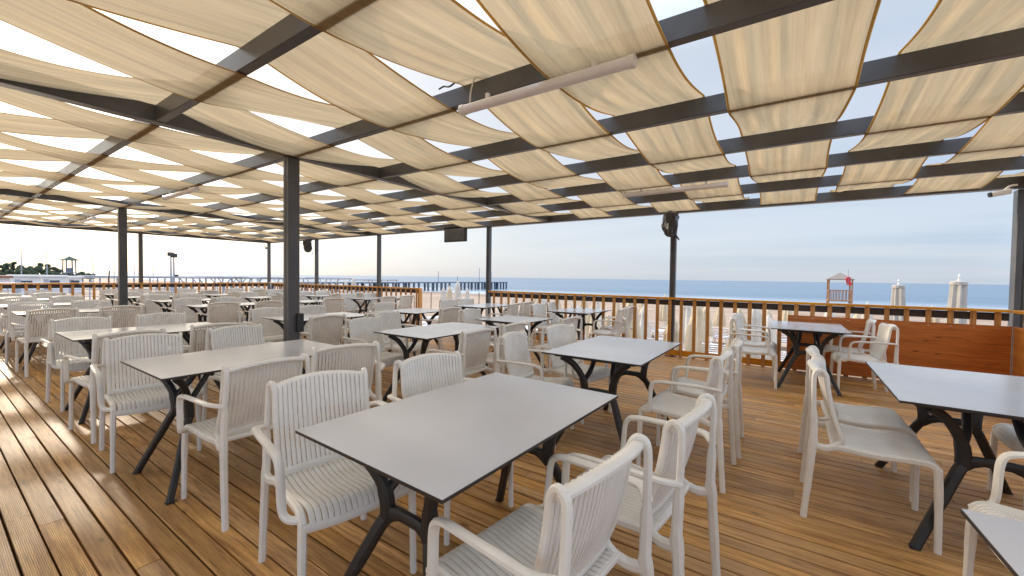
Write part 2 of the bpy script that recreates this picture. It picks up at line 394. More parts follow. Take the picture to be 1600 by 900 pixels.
# woven fabric strips
def strip_z(x, ph):
    k = (x-.008-RX[0])/1.04; i = math.floor(k); t = k-i
    t = max(0, min(1, (t-.042)/(1-.084)))
    lo, hi = ZB-.0045, ZB+.133
    def lev(i): return hi if (i+ph) % 2 == 0 else lo
    a, b = lev(i), lev(i+1)
    if a > b: s = t
    else: s = 1-t
    # s = 0 on top of a rafter, 1 underneath the next
    e = 1-(1-s)**1.15
    z = hi+(lo-hi)*e-.008*math.sin(math.pi*s)
    return z
CY = {1: 3.76, 2: 3.0, 3: 2.30, 4: 1.53, 5: .84, 6: .02, 7: -.82, 8: -1.58, 9: -2.33, 10: -3.08, 11: -3.83}
ORD = ['first','second','third','fourth','fifth','sixth','seventh','eighth','ninth','tenth','eleventh','twelfth','thirteenth','fourteenth','fifteenth','sixteenth','seventeenth','eighteenth','nineteenth','twentieth']
for n in range(-15, 10):
    yc = CY.get(n, 4.5-.752*n if n <= 0 else 0); ph = (n+1) % 2       # n even: under RX[4]=1.085
    w = rnd.uniform(.655,.69); seed = rnd.uniform(0,100); NX, NY = 230, 34
    x0, x1 = RX[0]-.3, XS+.12
    sagv = [rnd.uniform(.75,1.35) for _ in range(16)]
    tw = [rnd.uniform(-.022,.022) for _ in range(16)]
    amp = [(rnd.uniform(7,22), rnd.uniform(0,6.28), rnd.uniform(.0010,.0032)) for _ in range(4)]+[(rnd.uniform(22,42), rnd.uniform(0,6.28), rnd.uniform(.0012,.0026)) for _ in range(4)]
    def sp(u, v, off=0, ph=ph, yc=yc, w=w, seed=seed, sagv=sagv, tw=tw, amp=amp):
        x = x0+(x1-x0)*u; i = int(math.floor((x-.008-RX[0])/1.04))+1; t = ((x-.008-RX[0])/1.04) % 1; t = max(0, min(1, (t-.042)/(1-.084)))
        z = strip_z(min(x, RX[-1]+1.0), ph); b = math.sin(math.pi*t)
        z -= .024*(sagv[i]-.9)*b
        wl = w*(1-.035*b)
        y = yc+(v-.5)*wl+.008*math.sin(x*1.3+seed)
        for f, p, a in amp: z += a*math.sin(f*(v-.5)*w*2.2+p+.25*math.sin(x*2+p))*(.06+.94*b)
        z += tw[i]*(v-.5)*2*b-.010*b*(2*v-1)**2
        return (x, y, z+off)
    idx = n-1
    if n <= 0: lab = 'beige woven shade strip, %s from the nearest interior post towards the far left edge' % ORD[-n]
    else: lab = 'beige woven shade strip, %s from the nearest interior post towards the viewer' % ORD[n-1]
    m = MB(); m.grid(sp, NX, NY)
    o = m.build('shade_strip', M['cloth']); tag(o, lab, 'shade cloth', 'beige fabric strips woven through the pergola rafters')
    hm = MB()
    for v0, v1 in ((-.003,.020),(.980,1.003)): hm.grid(lambda u, v: sp(u, v0+(v1-v0)*v, -.003), NX, 2)
    hm.build('hem', M['hem'], o)

# lamps under the rafters
def batten(x, y0, y1, z, label):
    o = empty('batten_lamp', (x, (y0+y1)/2, z), 0, label, 'lamp', 'tube lamps under the rafters'); h = (y1-y0)/2
    MB().sweep([(0,-h+.03,0),(0,h-.03,0)], (.032,.03), n=12, sq=2.3).build('diffuser', M['lamp'], o)
    for s in (-1,1):
        MB().sweep([(0,s*(h-.032),0),(0,s*h,0)], (.035,.033), n=12, sq=2.6).build('end_cap', M['cam_white'], o)
        MB().bbox(-.012,.012,s*h*.62-.012,s*h*.62+.012,.028,.062,.002).build('clip', M['cam_white'], o)
    return o
ZL = ZB-.064
batten(2.06,.66,1.82,ZL,'long grey tube lamp under the rafter nearest the viewer')
batten(5.26,.58,1.80,ZL,'grey tube lamp under rafter beside the bagged speaker post')
batten(2.10,6.45,7.65,ZL,'grey tube lamp under the rafter between two interior posts')
batten(5.26,6.85,8.05,ZL,'grey tube lamp under rafter near the hanging screen')
batten(2.10,11.8,12.95,ZL,'small far grey tube lamp beyond the second interior post')
o = empty('loose_cable', (2.1,1.75,2.5), 0, 'loose cable looped over the rafter at the nearest lamp end', 'cable')
MB().sweep(smooth_path([(-.035,.0,-.06),(-.05,-.02,.03),(-.045,-.05,.11),(0,-.06,.135),(.04,-.05,.13)]), .005, n=6).build('pale_wire', M['cable_white'], o)
MB().sweep(smooth_path([(.02,-.10,.135),(-.04,.0,.14),(-.05,.10,.125),(-.06,.16,.10),(-.05,.22,.12),(-.07,.25,.10)]), .006, n=6).build('black_wire', M['cable_black'], o)

# bagged speakers, screen, small cameras
def bagged(x, y, label):
    o = empty('bagged_speaker', (x, y, 2.04), 0, label, 'speaker', 'speakers wrapped in bin bags')
    r2 = random.Random(int(y*10)); W = [[1+.14*math.sin(j*2.1+k)+r2.uniform(-.12,.12) for k in range(14)] for j in range(16)]
    mb = MB(); prof = [(.02,0),(.06,.02),(.10,.06),(.115,.13),(.12,.2),(.122,.27),(.118,.34),(.11,.39),(.07,.425),(.03,.435)]
    mb.lathe(prof, 0, 0, 16, lambda j, k: W[j][k]); mb.build('bin_bag', M['bag'], o, ang=25)
    t = MB(); t.sweep(smooth_path([(.06,-.08,.03),(.11,-.10,-.01),(.08,-.13,-.04)]), [(.02,.004)]*9, n=6).build('bag_tail', M['bag'], o)
    MB().bbox(-.02,.14,-.02,.02,.40,.445,.003).build('bracket', M['steel'], o)
    return o
bagged(XS-.17,1.64,'black bin bag wrapped round a speaker on the sea side post, nearer one')
bagged(XS-.17,12.86,'black bin bag wrapped round a speaker on far post, smaller one')
o = empty('hanging_screen', (XS-.02,6.61,2.16), 0, 'grey flat screen hanging under the sea side edge beam', 'screen')
MB().bbox(-.03,.03,-.35,.35,0,.36,.008).build('screen_case', M['black_plastic'], o); MB().bbox(-.036,-.031,-.31,.31,.03,.32,.002).build('screen_panel', M['screen'], o)
for s in (-.2,.2): MB().bbox(-.012,.012,s-.02,s+.02,.361,.42,.002).build('hanger', M['steel'], o)
def camera_thing(x, y, z, rz, lab, mat_):
    o = empty('security_camera', (x, y, z), rz, lab, 'camera')
    MB().sweep([(0,0,0),(.16,0,-.03)], (.035,.033), n=12).build('housing', mat_, o)
    MB().sweep([(.16,0,-.03),(.175,0,-.033)], (.03,.028), n=12).build('lens', M['black_plastic'], o)
    MB().sweep(smooth_path([(.05,0,.01),(0,0,.06),(-.06,0,.07)]), .012, n=8).build('arm', mat_, o)
    return o
camera_thing(7.26,-2.16,2.42,R(100),'small white security camera at the top of the corner post',M['cam_white'])
camera_thing(7.10,15.55,2.28,R(-100),'small dark floodlight at the top of far corner post',M['black_plastic'])

# ------------------------------------------------------------------ railings
def railing(name, L, label, panel=None, ax='Y', cap_end=True):
    """built along local +y from 0 to L; the deck is at -x"""
    o = empty(name, (0,0,0), 0, label, 'railing')
    wy, wz = (M['rail_wood_y'] if ax == 'Y' else M['rail_wood_x']), M['rail_wood_z']
    MB().bbox(-.055,.065,0,L,.985,1.02,.004).build('top_rail', wy, o)
    MB().bbox(.012,.040,0,L,.885,.978,.003).build('backing_board', M['shaded_board'], o)
    MB().bbox(.012,.040,0,L,.02,.12,.003).build('bottom_rail', wy, o)
    n = int(L/.198)
    for i in range(n):
        y = .10+i*.198+rnd.uniform(-.006,.006)
        if y+.03 < L: MB().bbox(-.012+rnd.uniform(-.001,.001),.010,y-.027,y+.027,.006,.983,.003).build('baluster', wz, o, smooth=False)
    if panel:
        a, b = panel
        MB().bbox(-.036,-.014,a,b,.03,.825,.002).build('plywood_panel', M['plywood'] if ax == 'Y' else M['plywood_x'], o)
        k = 0
        s = MB(); y = .10
        while y < b:
            if y > a+.03: s.sweep([(-.0355,y,.792),(-.0395,y,.792)], .006, n=8)
            y += .198
        s.build('screw_row', M['screw'], o)
    return o
o = railing('wooden_railing', 7.76, 'long orange wooden railing on sea side with solid plywood end', (-.012,2.18)); o.location = (7.29,-2.215,0)
o = railing('wooden_railing', 7.70, 'orange wooden railing on the sea side beyond the open gap'); o.location = (7.29,7.81,0)
MB().bbox(-.05,.06,-.055,-.003,.004,1.015,.004).build('end_post', M['rail_wood_z'], o)
o = railing('wooden_railing', 11.2, 'orange wooden railing along the far left end of deck', None, 'X'); o.location = (7.2,15.58,0); o.rotation_euler = (0,0,R(90))
o = railing('wooden_railing', 6.0, 'orange plywood clad railing closing the right hand corner', (.0,6.028), 'X'); o.location = (1.22,-2.27,0); o.rotation_euler = (0,0,R(-90))
# ------------------------------------------------------------------ chair
def make_chair(arms, name):
    root = empty(name); W = .205; cm = M['chair']
    # seat
    s = MB(); prof = [(-.185,.432),(-.12,.424),(-.04,.419),(.05,.424),(.13,.435),(.178,.438),(.208,.430),(.226,.408),(.232,.380)]
    NR = 18; pw = 2*W/NR
    for i in range(NR):
        x = -W+pw*(i+.5); dip = -.006*math.cos(x/W*1.5)
        pp = smooth_path([(x, y, z+dip*(1 if y < .15 else .3)) for y, z in prof], 2)
        s.sweep(pp, (pw*.462,.0062), n=6, sq=3.5)
    for sx in (-1,1):                                            # side rails swelling into the corners
        pp = smooth_path([(sx*.232,-.275,.415),(sx*.226,-.22,.405),(sx*.216,-.16,.418),(sx*.214,-.02,.412),(sx*.218,.12,.424),(sx*.222,.19,.424),(sx*.224,.222,.398)], 4)
        s.sweep(pp, (.015,.019), n=8)
    s.sweep(smooth_path([(-.222,.226,.388),(-.1,.231,.378),(.1,.231,.378),(.222,.226,.388)], 3), (.011,.018), n=8)   # front lip
    s.sweep(smooth_path([(-.218,-.185,.424),(0,-.188,.416),(.218,-.185,.424)], 3), (.012,.011), n=8)
    for y in (-.06,.09): s.sweep(smooth_path([(-.21,y,.405),(0,y,.399),(.21,y,.405)], 2), (.009,.006), n=6)
    s.build('seat', cm, root)
    # backrest
    b = MB(); NB = 19; WB = .197; pb = 2*WB/NB
    def bk(x, t):                                                # t 0 bottom .. 1 top
        q = (x/.2)**2
        y = -.150-.075*t-.035*(1-q)*(.35+.65*t); z = .465+(.345+.022*(1-q))*t
        return (x, y-.012*math.sin(math.pi*t), z)
    for i in range(NB):
        x = -WB+pb*(i+.5)
        pts = [bk(x, t) for t in (0,.12,.3,.5,.7,.86,.96)]
        tx = bk(x, 1.0); pts += [(x, tx[1]-.006, tx[2]-.001)]
        b.sweep(pts, (pb*.415,.0075), ref=(0,1,0), n=6, sq=3.5)
    b.sweep(smooth_path([(x, bk(x,1)[1]-.026, bk(x,1)[2]-.002) for x in (-.212,-.14,-.07,0,.07,.14,.212)], 3), (.0215,.0135), n=10, sq=2.2)   # top roll
    b.sweep(smooth_path([bk(x, -.03) for x in (-.208,-.1,0,.1,.208)], 3), (.012,.016), n=8)
    for sx in (-1,1):
        pp = [(sx*.216,-.180,.425)]+[(sx*.209,)+bk(.2, t)[1:] for t in (-.02,.15,.35,.6,.85,.97)]+[(sx*.212,bk(.2,1)[1]-.02,.828),(sx*.217,bk(.2,1)[1]-.045,.822)]
        b.sweep(smooth_path(pp, 3), (.0115,.012), n=8)
    b.build('backrest', cm, root)
    for sx in (-1,1):
        l = MB()                                                 # rear leg, running up as the back post
        l.sweep(smooth_path([(sx*.240,-.308,0),(sx*.237,-.292,.2),(sx*.233,-.277,.40),(sx*.230,-.272,.46),(sx*.226,-.276,.62),(sx*.220,-.279,.76),(sx*.2175,-.274,.812),(sx*.217,-.258,.826)], 4),
                [(.0155,.0165)]*4+[(.0165,.019)]*4+[(.0175,.022)]*4+[(.0165,.018)]*4+[(.013,.0125)]*13, ref=(0,1,0), n=8)
        l.build('leg', cm, root)
        l = MB()
        l.sweep(smooth_path([(sx*.232,.226,0),(sx*.229,.224,.2),(sx*.226,.220,.36),(sx*.224,.212,.415)], 3), [(.0135,.0145)]*4+[(.0155,.017)]*6, ref=(0,1,0), n=8)
        l.build('leg', cm, root)
    if arms:
        for sx in (-1,1):
            a = MB()
            pp = smooth_path([(sx*.226,-.276,.628),(sx*.250,-.262,.636),(sx*.281,-.225,.645),(sx*.286,-.14,.647),(sx*.285,0,.644),(sx*.283,.075,.640),(sx*.281,.118,.626),(sx*.279,.135,.592),(sx*.277,.140,.53),(sx*.275,.144,.465),(sx*.271,.152,.428),(sx*.255,.178,.413),(sx*.224,.206,.413)], 3)
            mm = len(pp); rd = []
            for k in range(mm):
                t = k/(mm-1); rd.append((.0175,.0105) if t < .45 else ((.016,.0125) if t < .8 else (.0145,.013)))
            a.sweep(pp, rd, ref=(0,0,1), n=8); a.build('armrest', cm, root)
    return root
# ------------------------------------------------------------------ table
def make_table(hx, hy, name):
    root = empty(name); tm = M['black_plastic']
    t = MB(); t.bbox(-hx,hx,-hy,hy,.728,.7385,.0012).build('tabletop', M['top_edge'], root)
    MB().bbox(-hx+.0015,hx-.0015,-hy+.0015,hy-.0015,.7386,.7402,.0006).build('laminate', M['top'], kids(root)[0])
    for sx in (-1,1):
        kx, ky = hx-.21, .115
        for sy in (-1,1):
            l = MB(); nx_, ny_, nz = sx*kx, sy*ky, .43
            fx, fy = sx*(hx-.055), sy*(hy-.085)
            l.sweep(smooth_path([(fx,fy,0),(fx*.55+nx_*.45,fy*.55+ny_*.45,.1935),(fx*.12+nx_*.88,fy*.12+ny_*.88,.378),(nx_,ny_,nz),(nx_+sx*.012,ny_+sy*.015,.54),(nx_+sx*.055,ny_+sy*.075,.645),(nx_+sx*.11,ny_+sy*.15,.704)], 4),
                    [(.022,.018)]*5+[(.025,.021)]*6+[(.029,.025)]*5+[(.024,.020)]*9, ref=(sx,0,0), n=8, sq=3)
            l.sweep(smooth_path([(nx_+sx*.008,ny_+sy*.01,.50),(nx_-sx*.05,ny_-sy*.02,.575),(nx_-sx*.10,ny_-sy*.03,.65),(nx_-sx*.135,ny_-sy*.035,.706)], 4), (.019,.016), ref=(sx,0,0), n=8, sq=3)
            l.bbox(fx-.02,fx+.02,fy-.02,fy+.02,0,.006,.001)
            l.build('leg', tm, root)
        MB().sweep([(sx*kx,-ky-.01,.418),(sx*(kx-.003),-ky*.72,.437),(sx*(kx-.004),-ky*.4,.444),(sx*(kx-.004),ky*.4,.444),(sx*(kx-.003),ky*.72,.437),(sx*kx,ky+.01,.418)], [(.020,.040),(.018,.028),(.016,.022),(.016,.022),(.018,.028),(.020,.040)], ref=(0,0,1), n=8, sq=3.4).build('stretcher', tm, root)
        MB().bbox(sx*(hx-.11)-.03,sx*(hx-.11)+.03,-hy+.07,hy-.07,.704,.7275,.002).build('support_rail', tm, root)
    return root

arm0 = make_chair(True, 'armchair'); side0 = make_chair(False, 'side_chair')
long0 = make_table(.60,.39,'rectangular_table'); sq0 = make_table(.40,.40,'square_table')
used = {}
def place(proto, x, y, rz, label, cat, group):
    if not used.get(proto.name): o = proto; used[proto.name] = 1
    else: o = copy_tree(proto)
    o.location = (x, y, 0); o.rotation_euler = (0,0,rz); tag(o, label, cat, group); return o
for p in (arm0, side0, long0, sq0): KIDS[p.name] = kids(p)
for p in (long0, sq0):
    for c in KIDS[p.name]: KIDS[c.name] = kids(c)
for p in (arm0, side0):
    for c in KIDS[p.name]: KIDS[c.name] = []
for p in (long0, sq0):
    for c in list(KIDS[p.name]):
        for g in KIDS[c.name]: KIDS[g.name] = []

LINES = {0: 'the left line', 1: 'the second line', 2: 'the square table line', 3: 'the railing line'}
ROWS = {1: 'first', 2: 'second', 3: 'third', 4: 'fourth', 5: 'fifth', 6: 'sixth', 7: 'last'}
TX = {0: 1.365, 1: 3.33, 2: 4.75, 3: 6.82}; TY = {1: 1.12, 2: 3.17, 3: 5.32, 4: 8.70, 5: 10.72, 6: 12.72, 7: 14.52}
FIX = {(0,1): (1.375,1.09,-2.2), (0,2): (1.35,3.20,0), (0,3): (1.345,5.35,0), (1,1): (3.355,1.18,-.6), (1,2): (3.265,3.14,0), (1,3): (3.20,5.40,-.4), (2,2): (4.74,3.15,1), (2,3): (4.76,5.17,3), (3,3): (6.66,5.11,0), (3,2): (6.85,3.09,.4),
       (1,4): (3.30,8.68,0), (2,4): (4.93,8.68,2), (3,4): (6.70,8.76,0), (2,5): (4.95,10.9,0), (3,5): (6.64,10.75,0), (2,6): (4.80,12.85,0), (2,7): (4.76,14.5,0), (3,7): (6.40,14.45,0)}
# measured seats of the near tables: (line,row,side,index) -> back centre x, back y, yaw error
SEAT = {(0,1,1,0): (1.11,1.88,-12), (0,1,1,1): (1.765,1.81,-9), (0,1,-1,0): (1.045,.375,-8), (0,1,-1,1): (1.67,.265,-5), (0,2,-1,0): (1.12,2.40,2), (0,2,-1,1): (1.69,2.52,-14),
        (0,2,1,0): (1.0,4.11,-6), (0,2,1,1): (1.66,4.21,6), (0,3,1,0): (.985,6.12,2), (1,1,1,0): (2.92,1.98,8), (1,1,1,1): (3.72,1.94,-12), (1,2,-1,0): (2.94,2.335,-1), (1,2,-1,1): (3.62,2.38,-4),
        (1,1,-1,0): (3.05,.32,-2), (1,1,-1,1): (3.66,.30,2), (1,2,1,0): (2.86,3.98,4), (1,2,1,1): (3.52,4.42,4), (1,3,-1,0): (2.80,4.55,0), (2,2,-1,0): (4.60,2.20,-6), (3,2,-1,0): (6.82,2.36,-4), (3,2,-1,1): (7.0,2.36,0)}
del SEAT[(3,2,-1,1)]; del SEAT[(3,2,-1,0)]
for r in range(1,8):
    for c in range(4):
        if (c, r) in ((2,1),(3,1)): continue
        long_ = c != 2; fx = FIX.get((c, r)); x, y, a = fx if fx else (TX[c]+rnd.uniform(-.05,.05), TY[r]+rnd.uniform(-.06,.06), rnd.uniform(-1.5,1.5))
        td = '%s table of %s' % (ROWS[r], LINES[c])
        place(long0 if long_ else sq0, x, y, R(a), 'white topped %s table with black legs, %s from the viewer in %s' % ('oblong' if long_ else 'square', ROWS[r], LINES[c]), 'table', 'white topped tables')
        for side in (-1,1):
            for i in ((0,1) if long_ else (0,)):
                dx = (-.32,.32)[i] if long_ else 0; sd = 'viewer side' if side < 0 else 'far side'
                pos_ = ('left' if i == 0 else 'right') if long_ else ''
                s = SEAT.get((c, r, side, i))
                if s: bx, by, ya = s
                else: bx, by, ya = x+dx+rnd.uniform(-.04,.04), y+side*(.84+rnd.uniform(-.06,.08)), rnd.uniform(-7,7)
                rz = (0 if side < 0 else math.pi)+R(ya)
                # the measured point is the top of the back, .27 m behind the seat centre
                ox, oy = bx-.272*math.sin(rz), by+.272*math.cos(rz)
                lab = 'white ribbed armchair, %s %s of %s' % (pos_+' seat on' if pos_ else 'seat on', sd, td)
                place(arm0, ox, oy, rz, lab, 'chair', 'white ribbed chairs round the tables')
def seat(proto, bx, by, rz, label):
    rz = R(rz); place(proto, bx-.272*math.sin(rz), by+.272*math.cos(rz), rz, label, 'chair', 'white ribbed chairs round the tables')
# right hand tables
place(long0, 3.32,-.88,R(-1), 'white topped table with black legs at right, before the plywood panel', 'table', 'white topped tables')
place(long0, .925,-.80,R(2), 'white topped table cropped by the bottom right corner', 'table', 'white topped tables')
place(long0, 6.55,-.25,R(0), 'white topped table standing against the plywood clad railing', 'table', 'white topped tables')
seat(side0, 3.03,-.155,179, 'armless white chair at right table, nearer of the two, back to the viewer')
seat(side0, 3.58,-.165,181, 'armless white chair at right table, behind its twin, farther from viewer')
seat(side0, 3.62,-1.62,0, 'armless white chair on the far right side of the right table')
seat(arm0, 6.10,.58,183, 'white armchair at the plywood side table, left pair, nearer one')
seat(arm0, 6.76,.60,178, 'white armchair at the plywood side table, left pair, beside the railing')
seat(arm0, 6.33,-1.02,4, 'white armchair at the plywood side table, right pair, nearer one')
seat(arm0, 6.90,-.94,-6, 'white armchair at the plywood side table, right pair, touching the panel')
seat(arm0, 2.19,-1.15,0, 'white armchair peeping in at right edge behind the corner table')

# ------------------------------------------------------------------ beach: parasols, loungers
def make_parasol(h, r, mat_, name='closed_parasol', cap=False):
    root = empty(name); n = 32; hb = .45
    MB().lathe([(.022,-.1),(.022,h+.05)], n=8).build('pole', M['pole_white'], root)
    if cap: prof = [(r*1.75,hb),(r*1.62,hb+.3),(r*1.4,h*.5),(r*1.18,h*.7),(r*1.02,h*.85),(r*.93,h-.085),(r*.93,h-.075),(r*1.07,h-.07),(r*1.05,h-.01),(r*.9,h),(.03,h+.012)]
    else: prof = [(r*1.15,hb),(r*1.2,hb+.25),(r*1.08,h*.45),(r*.86,h*.62),(r*.62,h*.76),(r*.56,h*.82),(r*.60,h*.84),(r*.44,h*.92),(r*.2,h*.985),(.02,h+.02)]
    K = len(prof)-(4 if cap else 3)
    MB().lathe(prof, 0, 0, n, lambda j, k: 1+(.15 if k < K else .02)*math.cos(j*math.pi*2*8/n)+(.06*math.sin(j*math.pi*4/n+k*.5) if k < K else 0)).build('canopy', mat_, root, ang=50)
    MB().lathe([(.18,0),(.18,.06),(.05,.09)], n=12).build('foot', M['pole_white'], root)
    if cap: MB().lathe([(.012,h+.01),(.012,h+.09),(.02,h+.10),(.006,h+.15)], n=8).build('finial', M['pole_white'], root)
    return root
def make_lounger():
    root = empty('sun_lounger'); f = MB()
    for sx in (-1,1): f.bbox(sx*.30-.02,sx*.30+.02,-.95,.95,.26,.33,.006)
    f.build('frame', M['lounger'], root)
    for sx in (-1,1):
        for y in (-.75,.7): MB().sweep([(sx*.30,y,.27),(sx*.33,y*1.05,0)], .022, n=8).build('leg', M['lounger'], root)
    b = MB()
    for k in range(12): y = -.93+k*.105; b.bbox(-.28,.28,y,y+.085,.325,.345,.004)
    b.build('bed', M['lounger'], root)
    k = MB()
    for i in range(7):
        t = i/6; k.sweep([(-.29,.33+.42*t,.36+.44*t),(.29,.33+.42*t,.36+.44*t)], (.034,.01), ref=(0,-.7,.72), n=6)
    for sx in (-1,1): k.sweep([(sx*.28,.30,.34),(sx*.28,.77,.83)], .018, n=6)
    k.build('backrest', M['lounger'], root); return root
par0 = make_parasol(2.15,.235,M['parasol']); parw = make_parasol(2.12,.225,M['parasol_pale']); big0 = make_parasol(2.62,.118,M['parasol_white'],'tall_parasol',True)
lou0 = make_lounger()
for p in (par0, parw, big0, lou0):
    KIDS[p.name] = kids(p)
    for c in KIDS[p.name]: KIDS[c.name] = []
def put(proto, x, y, rz, label, cat, group, sz=1):
    if not used.get(proto.name): o = proto; used[proto.name] = 1
    else: o = copy_tree(proto)
    o.location = (x, y, ground_z(x)); o.rotation_euler = (R(rnd.uniform(-1.5,1.5)),R(rnd.uniform(-1.5,1.5)),rz); o.scale = (1,1,sz); tag(o, label, cat, group); return o
GP = 'closed parasols on the beach'; GL = 'white sun loungers on the beach'
put(big0, 11.6,-2.77,0,'tall closed off white parasol beyond plywood railing, nearer to corner post','parasol',GP)
put(big0, 13.8,-2.36,1,'tall closed off white parasol beyond plywood railing, left one','parasol',GP,.98)
rows = [(9.0,1.35),(10.9,1.5),(13.1,1.75),(15.8,2.1),(19.5,2.5),(24.5,2.9)]; dark = 0
for X, st in rows:
    y = -.36*X
    while y < .70*X:
        jx, jy = X+rnd.uniform(-.25,.25), y+rnd.uniform(-.3,.3)
        if not (abs(jy+.24*jx) < 1.3 and jx < 15):
            put(par0 if rnd.random() < .6 else parw, jx, jy, rnd.uniform(0,6), 'closed cream parasol in the rows beyond the sea side railing','parasol',GP, (.92 if X < 15 else .90)*rnd.uniform(.82,1.06))
        for s in (-.62,.62):
            if X < 22 and rnd.random() < .75: put(lou0, jx-.1+rnd.uniform(-.1,.1), jy+s, R(90+rnd.uniform(-5,5)), 'white plastic sun lounger beside the closed parasols beyond railing','sun lounger',GL)
        y += st
LABG = ['closed off white parasol seen through the open gap, leftmost','closed cream parasol in the open gap, beside the leftmost','tallest closed parasol seen through the open railing gap','closed off white parasol in the open gap, next to the post']
for (px, py, X, pr), lb in zip(((692,447,21,parw),(702,446,19.6,par0),(716,437,17.6,parw),(730,449,22.5,parw)), LABG):
    p = atX(px, py, X); h = p.z-ground_z(X); put(pr, p.x, p.y, 0, lb, 'parasol', GP, h/2.2)
for (px, py, X), lb in zip(((541,438,19.5),(551,432,17.5)), ('closed grey cream parasol over the second railing, shorter one','closed grey cream parasol over the second railing, taller one')):
    p = atX(px, py, X); put(parw, p.x, p.y, 0, lb, 'parasol', GP, (p.z-ground_z(X))/2.2)
for k in range(9):
    X = 10.5+k*1.1; Y = X*(1.14+.09*(k % 3))+.4
    put(par0 if k % 2 else parw, X, Y, k, 'closed low parasol half hidden behind the second sea side railing','parasol',GP,.62)
for px, X, a in ((632,12.6,100),(640,13.4,80),(654,12.4,95),(670,16.5,85),(735,14,90),(722,13,100)):
    p = atX(px, 480, X); put(lou0, p.x, p.y, R(a), 'white plastic sun lounger on the sand seen through the gap','sun lounger',GL)
# small things on the sand
def stick(px, py0, X, lab, r=.03, lean=0, g='thin poles on the beach'):
    p = atX(px, py0, X); gz = ground_z(p.x)
    o = MB().sweep([(0,0,-.15),(lean,0,p.z-gz)], r, n=8).build('beach_pole', M['brown_pole']); o.location = (p.x, p.y, gz)
    return tag(o, lab, 'pole', g)
stick(673.7,457,22,'thin brown pole on the sand in the middle of the gap')
stick(748.6,457,24,'thin brown pole on the sand beside the gap post')
stick(167,423,9.0,'dark leaning pole behind the left railing near interior post',.045,.15)
stick(321,435,22,'dark short pole behind the left railing near far frames',.05,.1)
o = empty('storage_chest', (8.5,5.12,ground_z(8.5)), R(90), 'low chest with red, white and blue faces outside the railing', 'chest')
MB().bbox(-.55,.55,-.25,.25,.0,1.0,.01).build('stand', M['tower_wood'], o)
MB().bbox(-.55,-.1,-.25,.25,1.003,1.30,.02).build('blue_block', M['blue'], o); MB().bbox(-.098,.10,-.25,.25,1.003,1.29,.02).build('white_block', M['white'], o); MB().bbox(.102,.55,-.25,.25,1.003,1.30,.02).build('red_block', M['red'], o)
MB().bbox(-.57,.57,-.27,.27,1.304,1.34,.01).build('lid', M['white'], o)

# lifeguard tower on the right
TXp = 48.0; pa = atX(1312,440,TXp); gz = ground_z(TXp)
o = empty('lifeguard_tower', (pa.x,pa.y,gz), R(0), 'wooden lifeguard tower with grey hipped roof on the shore', 'tower'); zt = 4.05
for sx in (-1,1):
    for sy in (-1,1): MB().bbox(sx*.82-.055,sx*.82+.055,sy*.82-.055,sy*.82+.055,-.2,zt-.6,.004).build('post', M['tower_wood'], o)
MB().bbox(-.90,.90,-.90,.90,1.42,1.52,.004).build('platform', M['tower_wood'], o)
rf = MB(); b = .97; rf.v += [(-b,-b,zt-.6),(b,-b,zt-.6),(b,b,zt-.6),(-b,b,zt-.6),(0,0,zt),(-b,-b,zt-.68),(b,-b,zt-.68),(b,b,zt-.68),(-b,b,zt-.68)]
rf.f += [(0,1,4),(1,2,4),(2,3,4),(3,0,4),(5,6,1,0),(6,7,2,1),(7,8,3,2),(8,5,0,3),(8,7,6,5)]; rf.build('roof', M['tower_roof'], o, smooth=False)
for a in range(4):
    g = MB(); q = Matrix.Rotation(a*math.pi/2, 3, 'Z')
    def bxr(x0,x1,y0,y1,z0,z1):
        s0 = len(g.v); g.box(x0,x1,y0,y1,z0,z1)
        for i in range(s0, len(g.v)): g.v[i] = tuple(q @ Vector(g.v[i]))
    bxr(-.76,.76,-.84,-.80,2.35,2.43)
    for k in range(6): xx = -.6+k*.24; bxr(xx-.03,xx+.03,-.835,-.805,1.53,2.345)
    g.build('guard_rail', M['tower_wood'], o, smooth=False)
fl = MB(); fl.grid(lambda u, v: (-1.02-.05*math.sin(u*5+v*4), -.36-.34*u+.05*math.sin(v*5), zt-.42-.72*v), 6, 10)
f_ = fl.build('flag', M['red'], o); sm = f_.modifiers.new('thick', 'SOLIDIFY'); sm.thickness = .01
MB().sweep([(-1.0,-.5,zt-1.3),(-1.0,-.5,zt+.28)], .025, n=6).build('flag_pole', M['far_metal'], o)
MB().sweep([(-.3,-1.5,-.1),(-.3,-.8,1.45)], .04, n=6).sweep([(.3,-1.5,-.1),(.3,-.8,1.45)], .04, n=6).build('ladder', M['tower_wood'], o)

# pier
o = empty('pier', (0,70.5,0), 0, 'long low dark pier running out to sea on many piles', 'pier')
MB().box(26,99.5,-1.6,1.6,-.25,0).build('pier_deck', M['pier'], o, smooth=False)
k = 0
for i in range(46):
    X = 34+i*1.45
    if rnd.random() < .08: continue
    MB().box(X-.17,X+.17,-1.5,-1.15,-5,-.255).build('pile', M['pier'], o, smooth=False)
    if i % 2 == 0: MB().box(X-.17,X+.17,1.15,1.5,-5,-.255).build('pile', M['pier'], o, smooth=False)
for X, h in ((88,3.9),(93.5,2.9),(72,2.6),(79,1.6)): MB().sweep([(X,0,0.002),(X,0,h)], .09, n=6).build('mast', M['far_metal'], o)
